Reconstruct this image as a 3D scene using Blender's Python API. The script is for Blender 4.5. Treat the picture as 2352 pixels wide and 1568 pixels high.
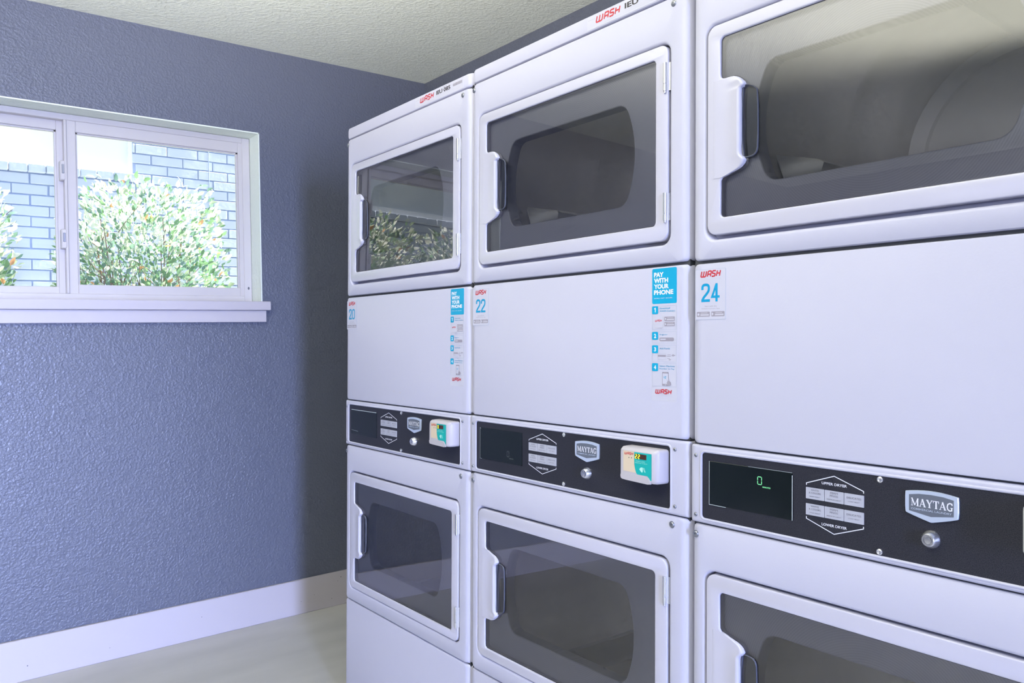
import bpy, math, random
from mathutils import Matrix, Vector
from mathutils.geometry import tessellate_polygon

for o in list(bpy.data.objects): bpy.data.objects.remove(o)
scn = bpy.context.scene
COL = scn.collection

# ------------------------------------------------------------------ camera
EPS = math.radians(1.4447752)          # the dryers lean back a little on their feet
CE, SE = math.cos(EPS), math.sin(EPS)
CAM_H = 1.1823
F_PX = 1831.529
YAW, PITCH, ROLL = 0.6643, 0.00381, 0.00374

def room(v):                           # camera-level frame -> room frame (floor z = 0)
    x, y, z = v
    return Vector((CE * x + SE * z, y, -SE * x + CE * z))

def ray(x, y, w):
    xr, yr = x * math.cos(ROLL) - y * math.sin(ROLL), x * math.sin(ROLL) + y * math.cos(ROLL)
    fw = w * math.cos(PITCH) - yr * math.sin(PITCH)
    up = w * math.sin(PITCH) + yr * math.cos(PITCH)
    return room((xr * math.cos(YAW) + fw * math.sin(YAW), -xr * math.sin(YAW) + fw * math.cos(YAW), up))

cam_d = bpy.data.cameras.new('camera')
cam = bpy.data.objects.new('camera', cam_d); COL.objects.link(cam)
cam_d.sensor_width = 36; cam_d.lens = 36 * F_PX / 2352
cam_d.clip_start = 0.05; cam_d.clip_end = 100
r_, u_, f_ = ray(1, 0, 0), ray(0, 1, 0), ray(0, 0, 1)
cam.matrix_world = Matrix(((r_.x, u_.x, -f_.x, 0), (r_.y, u_.y, -f_.y, 0), (r_.z, u_.z, -f_.z, CAM_H), (0, 0, 0, 1)))
scn.camera = cam

# ------------------------------------------------------------------ exposure, world, lights
scn.view_settings.view_transform = 'Standard'
scn.view_settings.look = 'None'
scn.view_settings.exposure = 0.04
scn.view_settings.gamma = 1.0
scn.view_settings.use_curve_mapping = False
scn.cycles.use_denoising = True
scn.cycles.max_bounces = 8
scn.cycles.diffuse_bounces = 4
scn.cycles.transparent_max_bounces = 10
scn.cycles.use_adaptive_sampling = True
scn.cycles.adaptive_threshold = 0.08
scn.cycles.adaptive_min_samples = 20
scn.cycles.sample_clamp_indirect = 6

world = bpy.data.worlds.new('sky'); scn.world = world
world.use_nodes = True
wn = world.node_tree.nodes['Background']
wn.inputs[0].default_value = (0.66, 0.80, 1.0, 1)
wn.inputs[1].default_value = 1.42

def light(name, kind, energy, color, loc, rot=None, size=None, size_y=None, aim=None):
    d = bpy.data.lights.new(name, kind); d.energy = energy; d.color = color
    if kind == 'AREA':
        d.shape = 'RECTANGLE'; d.size = size; d.size_y = size_y
    o = bpy.data.objects.new(name, d); COL.objects.link(o); o.location = loc
    if aim is not None:
        o.rotation_euler = Vector(aim).to_track_quat('-Z', 'Y').to_euler()
    return o

sun = light('sun', 'SUN', 23.0, (1.0, 0.96, 0.90), (3, 4, 8), aim=(-0.70, 0.022, -0.70))
sun.data.angle = math.radians(0.6)
# daylight standing in the open doorway of the rear wall; the left lamp is added fill for the dryer fronts
dl = light('doorway_daylight', 'AREA', 97, (0.45, 0.54, 1.0), (-0.67, -4.52, 1.02), size=0.50, size_y=2.0, aim=(0.04, 1, -0.17))
dl.data.spread = math.radians(56)
light('left_fill_light', 'AREA', 15, (1.0, 0.92, 0.95), (-2.62, 0.2, 1.55), size=3.2, size_y=1.0, aim=(1, 0, 0))

# added spot that brightens the ceiling, standing for a guessed bounced flash
fl = light('ceiling_fill_spot', 'SPOT', 1250, (1.0, 0.94, 0.87), (-0.85, 0.35, 1.40), aim=(0.72, 0.78, 1.15))
fl.data.spot_size = math.radians(86); fl.data.spot_blend = 1.0; fl.data.shadow_soft_size = 0.12

# ------------------------------------------------------------------ materials
def mat(name, col, rough=0.5, metal=0.0, spec=0.5, coat=0.0, emit=None, estr=0.0):
    m = bpy.data.materials.new(name); m.use_nodes = True
    b = m.node_tree.nodes['Principled BSDF']
    b.inputs['Base Color'].default_value = (*col, 1)
    b.inputs['Roughness'].default_value = rough
    b.inputs['Metallic'].default_value = metal
    b.inputs['Specular IOR Level'].default_value = spec
    b.inputs['Coat Weight'].default_value = coat
    if emit:
        b.inputs['Emission Color'].default_value = (*emit, 1); b.inputs['Emission Strength'].default_value = estr
    return m

def nodes(m): return m.node_tree.nodes, m.node_tree.links, m.node_tree.nodes['Principled BSDF']

def add_noise_color(m, scale, c1, c2, detail=4, stops=(0.35, 0.65), stretch=None):
    n, l, b = nodes(m)
    tc = n.new('ShaderNodeTexCoord'); nz = n.new('ShaderNodeTexNoise'); rp = n.new('ShaderNodeValToRGB')
    nz.inputs['Scale'].default_value = scale; nz.inputs['Detail'].default_value = detail
    rp.color_ramp.elements[0].position = stops[0]; rp.color_ramp.elements[1].position = stops[1]
    rp.color_ramp.elements[0].color = (*c1, 1); rp.color_ramp.elements[1].color = (*c2, 1)
    if stretch:
        mp = n.new('ShaderNodeMapping'); mp.inputs['Scale'].default_value = stretch
        l.new(tc.outputs['Object'], mp.inputs[0]); l.new(mp.outputs[0], nz.inputs['Vector'])
    else:
        l.new(tc.outputs['Object'], nz.inputs['Vector'])
    l.new(nz.outputs[0], rp.inputs[0]); l.new(rp.outputs[0], b.inputs['Base Color'])

def add_bump(m, layers, strength=0.5, dist=0.002):
    n, l, b = nodes(m)
    tc = n.new('ShaderNodeTexCoord'); prev = None
    for kind, scale, w, lo, hi in layers:
        if kind == 'noise':
            t = n.new('ShaderNodeTexNoise'); t.inputs['Detail'].default_value = 3; out = t.outputs[0]
        else:
            t = n.new('ShaderNodeTexVoronoi'); t.feature = 'SMOOTH_F1'; out = t.outputs['Distance']
        t.inputs['Scale'].default_value = scale
        l.new(tc.outputs['Object'], t.inputs['Vector'])
        mr = n.new('ShaderNodeMapRange'); mr.interpolation_type = 'SMOOTHSTEP'
        mr.inputs['From Min'].default_value = lo; mr.inputs['From Max'].default_value = hi
        mr.inputs['To Max'].default_value = w
        l.new(out, mr.inputs['Value'])
        if prev is None: prev = mr.outputs[0]
        else:
            ad = n.new('ShaderNodeMath'); ad.operation = 'ADD'
            l.new(prev, ad.inputs[0]); l.new(mr.outputs[0], ad.inputs[1]); prev = ad.outputs[0]
    bp = n.new('ShaderNodeBump'); bp.inputs['Strength'].default_value = strength; bp.inputs['Distance'].default_value = dist
    l.new(prev, bp.inputs['Height']); l.new(bp.outputs[0], b.inputs['Normal'])

M = {}
M['enamel'] = mat('white_enamel', (0.460, 0.460, 0.560), 0.42)
add_bump(M['enamel'], [('noise', 260, 1, 0.3, 0.7)], 0.05, 0.0006)
M['cabinet'] = mat('white_cabinet', (0.70, 0.70, 0.74), 0.4)
M['dark_gap'] = mat('dark_seam', (0.035, 0.037, 0.042), 0.7)
M['plastic'] = mat('white_plastic', (0.49, 0.485, 0.575), 0.28, coat=0.2)
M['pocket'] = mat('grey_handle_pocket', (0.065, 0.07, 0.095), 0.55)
M['console'] = mat('black_console', (0.018, 0.018, 0.026), 0.38, spec=0.3)
add_noise_color(M['console'], 900, (0.008, 0.009, 0.014), (0.034, 0.034, 0.046), 2)
M['lcd'] = mat('lcd_glass', (0.006, 0.009, 0.009), 0.12)
M['lcd_glint'] = mat('lcd_glint', (0.45, 0.5, 0.52), 0.3)  # pale tone for reflections painted along the display edges
M['print_white'] = mat('white_print', (0.72, 0.73, 0.80), 0.5)
M['button'] = mat('grey_button', (0.37, 0.38, 0.45), 0.5)
M['print_dark'] = mat('grey_print', (0.10, 0.10, 0.13), 0.5)
M['chrome'] = mat('bright_metal', (0.72, 0.72, 0.74), 0.25, metal=0.9)
M['steel'] = mat('dull_steel', (0.27, 0.28, 0.31), 0.35, metal=0.8)
M['silver'] = mat('silver_badge', (0.55, 0.62, 0.76), 0.3, metal=0.35)
M['badge_in'] = mat('badge_field', (0.10, 0.115, 0.15), 0.4)
M['reader'] = mat('reader_plastic', (0.42, 0.40, 0.43), 0.42)
M['beige'] = mat('label_beige', (0.58, 0.48, 0.35), 0.5)
M['teal'] = mat('label_teal', (0.004, 0.33, 0.31), 0.35)
n, l, b = nodes(M['teal'])
M['teal_print'] = mat('pale_teal_print', (0.36, 0.68, 0.60), 0.5)
M['display'] = mat('brown_display', (0.055, 0.022, 0.012), 0.3)
M['led'] = mat('yellow_led', (0.9, 0.9, 0.05), 0.5, emit=(0.95, 1.0, 0.03), estr=1.0)
M['led_green'] = mat('green_led', (0.1, 0.5, 0.2), 0.5, emit=(0.28, 0.75, 0.38), estr=0.55)
M['led_dim'] = mat('unlit_digit', (0.06, 0.07, 0.075), 0.5)
M['sticker'] = mat('sticker_paper', (0.495, 0.495, 0.58), 0.4)
M['sticker_edge'] = mat('sticker_edge', (0.40, 0.44, 0.55), 0.45)
M['red'] = mat('red_print', (0.44, 0.022, 0.035), 0.5)
M['cyan'] = mat('cyan_print', (0.0, 0.255, 0.47), 0.4)
M['cyan_bg'] = mat('cyan_field', (0.0, 0.29, 0.49), 0.4)
M['grey_p'] = mat('grey_sticker_print', (0.27, 0.25, 0.30), 0.5)
M['grey_l'] = mat('light_grey_print', (0.47, 0.46, 0.53), 0.5)
M['black_p'] = mat('black_print', (0.02, 0.015, 0.02), 0.5)
M['gasket'] = mat('dark_gasket', (0.05, 0.05, 0.06), 0.5)
M['drum'] = mat('drum_metal', (0.75, 0.74, 0.74), 0.35, metal=0.25)
add_noise_color(M['drum'], 6, (0.86, 0.84, 0.83), (0.94, 0.92, 0.90), 3)
M['baffle'] = mat('drum_baffle', (0.62, 0.62, 0.63), 0.35)

def liner_mat(name, cu, cz):
    m = mat(name, (0.24, 0.24, 0.275), 0.35)
    n, l, b = nodes(m)
    tc = n.new('ShaderNodeTexCoord'); mp = n.new('ShaderNodeMapping')
    mp.inputs['Location'].default_value = (-cu, 0, -cz)
    mp.inputs['Scale'].default_value = (1, 0, 1)
    w = n.new('ShaderNodeTexWave'); w.wave_type = 'RINGS'; w.rings_direction = 'SPHERICAL'
    w.inputs['Scale'].default_value = 84
    l.new(tc.outputs['Object'], mp.inputs[0]); l.new(mp.outputs[0], w.inputs['Vector'])
    rp = n.new('ShaderNodeValToRGB')
    rp.color_ramp.elements[0].color = (0.35, 0.355, 0.43, 1); rp.color_ramp.elements[1].color = (0.40, 0.405, 0.485, 1)
    l.new(w.outputs[1], rp.inputs[0]); l.new(rp.outputs[0], b.inputs['Base Color'])
    bp = n.new('ShaderNodeBump'); bp.inputs['Strength'].default_value = 0.12; bp.inputs['Distance'].default_value = 0.0006
    l.new(w.outputs[1], bp.inputs['Height']); l.new(bp.outputs[0], b.inputs['Normal'])
    return m

def glass_mat(name, tint, ior, rough=0.0):
    m = bpy.data.materials.new(name); m.use_nodes = True
    n, l = m.node_tree.nodes, m.node_tree.links; n.clear()
    out = n.new('ShaderNodeOutputMaterial'); mx = n.new('ShaderNodeMixShader'); fr = n.new('ShaderNodeFresnel')
    tr = n.new('ShaderNodeBsdfTransparent'); gl = n.new('ShaderNodeBsdfGlossy')
    fr.inputs['IOR'].default_value = ior; tr.inputs[0].default_value = (*tint, 1); gl.inputs['Roughness'].default_value = rough
    l.new(fr.outputs[0], mx.inputs[0]); l.new(tr.outputs[0], mx.inputs[1]); l.new(gl.outputs[0], mx.inputs[2]); l.new(mx.outputs[0], out.inputs[0])
    return m
M['door_glass'] = glass_mat('dryer_door_glass', (0.99, 0.99, 0.99), 1.96, 0.008)
M['window_glass'] = glass_mat('window_glass', (0.985, 0.99, 0.985), 1.35)

M['wall'] = mat('slate_blue_wall_paint', (0.118, 0.131, 0.174), 0.32, spec=0.5)
add_bump(M['wall'], [('voro', 130, 0.8, 0.15, 0.75), ('noise', 110, 1.1, 0.45, 0.62), ('noise', 34, 0.5, 0.35, 0.65)], 0.30, 0.0022)
M['ceiling'] = mat('ceiling_paint', (0.84, 0.88, 0.77), 0.75)
add_bump(M['ceiling'], [('voro', 60, 1.0, 0.2, 0.8), ('noise', 90, 1.0, 0.4, 0.62)], 0.25, 0.0035)
M['floor'] = mat('concrete_floor', (0.40, 0.39, 0.37), 0.55)
add_noise_color(M['floor'], 2.2, (0.47, 0.465, 0.44), (0.56, 0.55, 0.52), 6, (0.3, 0.7), (1.0, 3.0, 1))
M['trim'] = mat('white_trim_paint', (0.50, 0.47, 0.50), 0.45)
M['reveal'] = mat('pale_reveal_paint', (0.78, 0.84, 0.74), 0.6)
add_bump(M['reveal'], [('noise', 60, 1, 0.35, 0.65)], 0.3, 0.003)
M['vinyl'] = mat('window_vinyl', (0.57, 0.54, 0.53), 0.4)
M['dirt'] = mat('paint_chip', (0.12, 0.12, 0.14), 0.7)
M['brick'] = mat('painted_brick', (0.60, 0.66, 0.80), 0.7)
add_bump(M['brick'], [('noise', 40, 1, 0.3, 0.7)], 0.12, 0.004)
M['mortar'] = mat('shade_toned_mortar', (0.46, 0.54, 0.75), 0.85)  # same paint as the brick, darkened to hold the shade of the joints
M['ext_white'] = mat('outside_white', (0.93, 0.93, 0.93), 0.5)
M['ext_glass'] = mat('outside_pane', (0.62, 0.68, 0.76), 0.1)
M['ground'] = mat('sunlit_paving', (0.60, 0.60, 0.55), 0.8)
M['bark'] = mat('twig_bark', (0.23, 0.17, 0.13), 0.8)
M['cable'] = mat('grey_cable', (0.28, 0.36, 0.50), 0.6)

def leaf_mat(name, col):
    m = mat(name, col, 0.4)
    n, l, b = nodes(m)
    out = n['Material Output']; mx = n.new('ShaderNodeMixShader'); tr = n.new('ShaderNodeBsdfTranslucent')
    tr.inputs[0].default_value = (col[0] * 1.05, col[1] * 1.15, col[2] * 0.9, 1); mx.inputs[0].default_value = 0.35
    l.new(b.outputs[0], mx.inputs[1]); l.new(tr.outputs[0], mx.inputs[2]); l.new(mx.outputs[0], out.inputs[0])
    return m
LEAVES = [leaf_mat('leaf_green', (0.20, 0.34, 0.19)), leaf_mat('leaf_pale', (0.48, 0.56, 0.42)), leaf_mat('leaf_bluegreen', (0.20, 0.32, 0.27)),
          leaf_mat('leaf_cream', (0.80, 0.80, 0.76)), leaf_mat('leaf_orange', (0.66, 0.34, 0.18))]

# ------------------------------------------------------------------ mesh helpers
class MB:
    def __init__(s): s.v, s.f, s.m, s.mats, s.n = [], [], [], [], 0
    def lift(s, y):                                        # keep overlapping print from sharing one plane
        s.n += 1; return y - 0.000012 * (s.n % 7)
    def mi(s, mt):
        if mt not in s.mats: s.mats.append(mt)
        return s.mats.index(mt)
    def add(s, vs, fs, mt):
        k = len(s.v); i = s.mi(mt)
        s.v += [tuple(p) for p in vs]; s.f += [tuple(a + k for a in f) for f in fs]; s.m += [i] * len(fs)
    def box(s, x0, x1, y0, y1, z0, z1, mt):
        vs = [(x, y, z) for x in (x0, x1) for y in (y0, y1) for z in (z0, z1)]
        s.add(vs, [(0, 1, 3, 2), (4, 6, 7, 5), (0, 4, 5, 1), (2, 3, 7, 6), (0, 2, 6, 4), (1, 5, 7, 3)], mt)
    def bbox(s, x0, x1, y0, y1, z0, z1, mt, b=0.002):      # box with chamfered edges
        rings = []
        for (y, i) in ((y0, b), (y0 + b, 0), (y1 - b, 0), (y1, b)):
            rings.append([(x, y, z) for x, z in rrect(x0 + i, x1 - i, z0 + i, z1 - i, b, 1)])
        s.rings(rings, mt, True, True)
    def rings(s, rings, mt, cap0=False, cap1=False, closed=False):
        n = len(rings[0]); vs = [p for r in rings for p in r]; fs = []
        R = len(rings)
        for a in range(R if closed else R - 1):
            b_ = (a + 1) % R
            for j in range(n):
                k = (j + 1) % n
                fs.append((a * n + j, a * n + k, b_ * n + k, b_ * n + j))
        if cap0: fs.append(tuple(range(n - 1, -1, -1)))
        if cap1: fs.append(tuple((R - 1) * n + j for j in range(n)))
        s.add(vs, fs, mt)
    def poly(s, pts, y, mt):                               # flat figure in the (u, z) plane
        y = s.lift(y)
        tris = tessellate_polygon([[Vector((p[0], p[1], 0)) for p in pts]])
        fs = []
        for t in tris:
            a, b_, c = (pts[i] for i in t)
            cr = (b_[0] - a[0]) * (c[1] - a[1]) - (b_[1] - a[1]) * (c[0] - a[0])
            if abs(cr) < 1e-14: continue
            fs.append(t if cr > 0 else (t[0], t[2], t[1]))
        s.add([(p[0], y, p[1]) for p in pts], fs, mt)
    def stroke(s, pts, w, y, mt, closed=False):
        y = s.lift(y); P = [Vector(p) for p in pts]; n = len(P); L, Rr = [], []
        for i in range(n):
            a = P[i - 1] if (i > 0 or closed) else None; c = P[(i + 1) % n] if (i < n - 1 or closed) else None
            d1 = (P[i] - a).normalized() if a is not None else (c - P[i]).normalized()
            d2 = (c - P[i]).normalized() if c is not None else d1
            n1 = Vector((-d1.y, d1.x)); n2 = Vector((-d2.y, d2.x)); nn = n1 + n2
            if nn.length < 1e-6: nn = n1
            nn.normalize(); k = w / 2 / max(0.45, nn.dot(n1))
            L.append(P[i] + nn * k); Rr.append(P[i] - nn * k)
        vs = [(p.x, y, p.y) for p in L + Rr]; fs = []
        for i in range(n if closed else n - 1):
            j = (i + 1) % n; fs.append((i, n + i, n + j, j))
        s.add(vs, fs, mt)
    def lathe(s, cu, cz, prof, mt, seg=20, oval=1.0):      # profile (radius, y) about an axis along y
        rings = [[(cu + r * math.cos(2 * math.pi * k / seg), y, cz + r * oval * math.sin(2 * math.pi * k / seg)) for k in range(seg)] for r, y in prof]
        s.rings(rings, mt, prof[0][0] > 1e-6, prof[-1][0] > 1e-6)
    def tube(s, pts, r0, r1, mt, seg=6):
        P = [Vector(p) for p in pts]; rings = []
        for i, p in enumerate(P):
            d = (P[min(i + 1, len(P) - 1)] - P[max(i - 1, 0)]).normalized()
            a = d.cross(Vector((0.31, 0.17, 0.93)) if abs(d.z) < 0.9 else Vector((1, 0.1, 0))).normalized(); b_ = d.cross(a)
            r = r0 + (r1 - r0) * i / (len(P) - 1)
            rings.append([tuple(p + (a * math.cos(2 * math.pi * k / seg) + b_ * math.sin(2 * math.pi * k / seg)) * r) for k in range(seg)])
        s.rings(rings, mt, True, True)
    def build(s, name, parent=None, smooth=None, recalc=True):
        me = bpy.data.meshes.new(name); me.from_pydata(s.v, [], s.f)
        for mt in s.mats: me.materials.append(mt)
        me.polygons.foreach_set('material_index', s.m)
        if recalc:
            import bmesh
            bm = bmesh.new(); bm.from_mesh(me); bmesh.ops.recalc_face_normals(bm, faces=bm.faces); bm.to_mesh(me); bm.free()
        if smooth is not None:
            me.polygons.foreach_set('use_smooth', [True] * len(me.polygons)); me.set_sharp_from_angle(angle=math.radians(smooth))
        o = bpy.data.objects.new(name, me); COL.objects.link(o)
        if parent: o.parent = parent
        return o

def rrect(x0, x1, z0, z1, r, seg=6):
    pts = []
    for cx, cz, a0 in ((x1 - r, z1 - r, 0), (x0 + r, z1 - r, 90), (x0 + r, z0 + r, 180), (x1 - r, z0 + r, 270)):
        for k in range(seg + 1):
            a = math.radians(a0 + 90 * k / seg); pts.append((cx + r * math.cos(a), cz + r * math.sin(a)))
    return pts

def smooth_poly(pts, it=2, closed=True):                   # corner cutting
    for _ in range(it):
        q = []
        n = len(pts)
        for i in range(n if closed else n - 1):
            a, b_ = pts[i], pts[(i + 1) % n]
            q += [(a[0] * .75 + b_[0] * .25, a[1] * .75 + b_[1] * .25), (a[0] * .25 + b_[0] * .75, a[1] * .25 + b_[1] * .75)]
        if not closed: q = [pts[0]] + q + [pts[-1]]
        pts = q
    return pts

def extruded(name, outlines, y0, y1, bev, mt, parent=None):   # outlines with holes, bevelled, front at y0
    cu = bpy.data.curves.new(name, 'CURVE'); cu.dimensions = '2D'; cu.fill_mode = 'BOTH'
    for pts in outlines:
        sp = cu.splines.new('POLY'); sp.points.add(len(pts) - 1); sp.use_cyclic_u = True
        for k, p in enumerate(pts): sp.points[k].co = (p[0], p[1], 0, 1)
    half = (y1 - y0) / 2
    cu.extrude = half - bev; cu.bevel_depth = bev; cu.bevel_resolution = 2; cu.offset = -bev
    to = bpy.data.objects.new('tmp', cu); COL.objects.link(to)
    dg = bpy.context.evaluated_depsgraph_get()
    me = bpy.data.meshes.new_from_object(to.evaluated_get(dg))
    bpy.data.objects.remove(to); bpy.data.curves.remove(cu)
    me.transform(Matrix(((1, 0, 0, 0), (0, 0, -1, (y0 + y1) / 2), (0, 1, 0, 0), (0, 0, 0, 1))))
    me.name = name; me.materials.clear(); me.materials.append(mt)
    import bmesh
    bm = bmesh.new(); bm.from_mesh(me); bmesh.ops.remove_doubles(bm, verts=bm.verts, dist=1e-6)
    bmesh.ops.recalc_face_normals(bm, faces=bm.faces); bm.to_mesh(me); bm.free()
    me.polygons.foreach_set('use_smooth', [True] * len(me.polygons)); me.set_sharp_from_angle(angle=math.radians(35))
    me.polygons.foreach_set('material_index', [0] * len(me.polygons))
    o = bpy.data.objects.new(name, me); COL.objects.link(o)
    if parent: o.parent = parent
    return o

_tc = {}
def text(mb, s, x0, x1, z0, z1, y, mt, bold=0.0, shear=0.0):   # lettering fitted to a box
    key = (s, bold, shear)
    if key not in _tc:
        cu = bpy.data.curves.new('t', 'FONT'); cu.body = s; cu.size = 1; cu.offset = bold; cu.shear = shear; cu.resolution_u = 3
        to = bpy.data.objects.new('tmp', cu); COL.objects.link(to)
        dg = bpy.context.evaluated_depsgraph_get()
        me = bpy.data.meshes.new_from_object(to.evaluated_get(dg))
        vs = [(v.co.x, v.co.y) for v in me.vertices]; fs = [tuple(p.vertices) for p in me.polygons]
        bpy.data.objects.remove(to); bpy.data.curves.remove(cu); bpy.data.meshes.remove(me)
        _tc[key] = (vs, fs)
    vs, fs = _tc[key]
    ax, bx = min(v[0] for v in vs), max(v[0] for v in vs); az, bz = min(v[1] for v in vs), max(v[1] for v in vs)
    mb.add([(x0 + (v[0] - ax) / (bx - ax) * (x1 - x0), y, z0 + (v[1] - az) / (bz - az) * (z1 - z0)) for v in vs], fs, mt)

# the red company word: square-shouldered slanted letters, drawn as strokes in a 0..1 cell
WG = {'W': [[(0, 1), (0, 0.12), (0.12, 0), (0.86, 0), (1, 0.12), (1, 1)], [(0.5, 0), (0.5, 1)]],
      'A': [[(0, 0), (0, 0.86), (0.14, 1), (0.86, 1), (1, 0.86), (1, 0)], [(0, 0.42), (1, 0.42)]],
      'S': [[(1, 1), (0.14, 1), (0.02, 0.88), (0.02, 0.62), (0.14, 0.54), (0.86, 0.46), (0.98, 0.38), (0.98, 0.12), (0.86, 0), (0, 0)]],
      'H': [[(0, 0), (0, 1)], [(1, 0), (1, 1)], [(0, 0.5), (1, 0.5)]]}
def wash(mb, x0, x1, z0, z1, y, mt=None, swoosh=True):
    mt = mt or M['red']; w = x1 - x0; h = z1 - z0; sl = 0.22 * h
    cells = [('W', 0.0, 0.255), ('A', 0.35, 0.51), ('S', 0.58, 0.74), ('H', 0.82, 0.98)]
    ww = w - sl
    for ch, a, b_ in cells:
        for st in WG[ch]:
            mb.stroke([(x0 + ww * (a + p[0] * (b_ - a)) + sl * p[1], z0 + h * (0.07 + 0.86 * p[1])) for p in st], h * 0.225, y, mt)
    if swoosh:
        q = [(x0 + w * t, z0 - h * (0.62 - 0.75 * t + 0.40 * t * t * 1.2)) for t in (0.02, 0.25, 0.5, 0.75, 1.0)]
        mb.stroke(q, h * 0.06, y, M['grey_l'])

def digit(mb, ch, x0, x1, z0, z1, y, mt):                # tall condensed figures
    w = 0.0047; a, b_, c, d = x0 + w / 2, x1 - w / 2, z0 + w / 2, z1 - w / 2
    P = lambda pts, it=2, cl=False: mb.stroke(smooth_poly([(a + p[0] * (b_ - a), c + p[1] * (d - c)) for p in pts], it, cl), w, y, mt, cl)
    if ch == '0': P([(0, 0.12), (0, 0.88), (0.15, 1.0), (0.85, 1.0), (1, 0.88), (1, 0.12), (0.85, 0), (0.15, 0)], 2, True)
    elif ch == '2':
        P([(0, 0.70), (0, 0.92), (0.22, 1.02), (0.78, 1.02), (1, 0.92), (1, 0.66), (0.80, 0.50), (0.10, 0.16), (0.0, -0.02)], 2)
        mb.stroke([(x0, c), (x1, c)], w, y, mt)
    elif ch == '4':
        mb.stroke([(x1 - 0.0066, z0), (x1 - 0.0066, z1)], w, y, mt)
        mb.stroke([(x1 - 0.0070, z1 - w * 0.35), (x0 + w * 0.55, z0 + 0.0085), (x1, z0 + 0.0085)], w * 0.92, y, mt)

SEG = {'0': 'abcdef', '2': 'abged'}
def seven(mb, ch, x0, x1, z0, z1, y, mt, t):
    zm = (z0 + z1) / 2
    S = {'a': ((x0, z1), (x1, z1)), 'b': ((x1, z1), (x1, zm)), 'c': ((x1, zm), (x1, z0)), 'd': ((x0, z0), (x1, z0)),
         'e': ((x0, z0), (x0, zm)), 'f': ((x0, zm), (x0, z1)), 'g': ((x0, zm), (x1, zm))}
    for k in SEG[ch]:
        a, b_ = Vector(S[k][0]), Vector(S[k][1]); d = (b_ - a).normalized(); a += d * t * .2; b_ -= d * t * .2
        nrm = Vector((-d.y, d.x)) * t / 2
        mb.poly([tuple(a), tuple(a + d * t / 2 - nrm), tuple(b_ - d * t / 2 - nrm), tuple(b_), tuple(b_ - d * t / 2 + nrm), tuple(a + d * t / 2 + nrm)], y, mt)

def empty(name, mw, label, cat, group=None):
    o = bpy.data.objects.new(name, None); COL.objects.link(o); o.empty_display_size = 0.1
    o.matrix_world = mw; o['label'] = label; o['category'] = cat
    if group: o['group'] = group
    return o
def struct(o, label=None):
    o['kind'] = 'structure'
    if label: o['label'] = label
    return o
def tag(o, label, cat, group=None, kind=None):
    o['label'] = label; o['category'] = cat
    if group: o['group'] = group
    if kind: o['kind'] = kind
    return o

# ------------------------------------------------------------------ room shell
WY = 3.2344        # inner face of the window wall
BX = 2.030         # inner face of the wall behind the dryers
LX, RY = -2.70, -4.60
CZ = 2.367
T = 0.20
WX0, WX1, WZ0, WZ1 = -0.168, 1.2235, 1.322, 2.020

def wall_with_hole(name, axis, a0, a1, z0, z1, p0, p1, hole, mt):
    mb = MB(); hx0, hx1, hz0, hz1 = hole
    for (s0, s1, q0, q1) in ((a0, hx0, z0, z1), (hx1, a1, z0, z1), (hx0, hx1, z0, hz0), (hx0, hx1, hz1, z1)):
        if s1 - s0 < 1e-6 or q1 - q0 < 1e-6: continue
        if axis == 'x': mb.box(s0, s1, p0, p1, q0, q1, mt)
        else: mb.box(p0, p1, s0, s1, q0, q1, mt)
    return struct(mb.build(name, recalc=False))
wall_with_hole('wall_front', 'x', LX - T, BX, 0, CZ, WY, WY + T, (WX0, WX1, WZ0, WZ1), M['wall'])
wall_with_hole('wall_rear', 'x', LX - T, BX, 0, CZ, RY - T, RY, (-1.05, -0.19, 0.0, 2.05), M['wall'])
wall_with_hole('wall_left', 'y', RY, WY, 0, CZ, LX - T, LX, (-1.45, 1.85, 1.02, 2.08), M['wall'])
mb = MB(); mb.box(BX, BX + T, RY - T, WY + T, 0, CZ, M['wall']); struct(mb.build('wall_right', recalc=False))
mb = MB(); mb.box(LX - T, BX + T, RY - T, WY + T, -0.12, 0, M['floor']); struct(mb.build('floor', recalc=False))
mb = MB(); mb.box(LX - T, BX + T, RY - T, WY + T, CZ, CZ + 0.15, M['ceiling']); struct(mb.build('ceiling', recalc=False))

def baseboard(name, x0, x1, y0, y1):
    mb = MB(); mb.bbox(x0, x1, y0, y1, 0, 0.1455, M['trim'], 0.0025)
    return struct(mb.build(name, smooth=30))
bb = baseboard('baseboard_front', LX + 0.015, BX - 0.016, WY - 0.016, WY - 0.0005)
mb = MB()
random.seed(4)
for px in (1.36, 1.42, 1.50, 1.545, 1.53, 0.95, 0.62, 0.36):
    zz = random.uniform(0.03, 0.13); r = random.uniform(0.0012, 0.0022)
    mb.lathe(px, zz, [(r, WY - 0.0163), (r, WY - 0.0158)], M['dirt'], 8)
mb.build('paint_chips', bb)
baseboard('baseboard_right', BX - 0.015, BX - 0.0005, RY + 0.02, WY - 0.018)

# painted reveal lining the window opening
mb = MB()
mb.box(WX1 - 0.004, WX1 + 0.0006, WY - 0.0008, WY + T, WZ0, WZ1, M['reveal'])
mb.box(WX0 - 0.0006, WX0 + 0.004, WY - 0.0008, WY + T, WZ0, WZ1, M['reveal'])
mb.box(WX0, WX1, WY - 0.0008, WY + T, WZ1 - 0.004, WZ1 + 0.0006, M['reveal'])
struct(mb.build('trim_1'), 'pale green painted reveal around the window opening')

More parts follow.
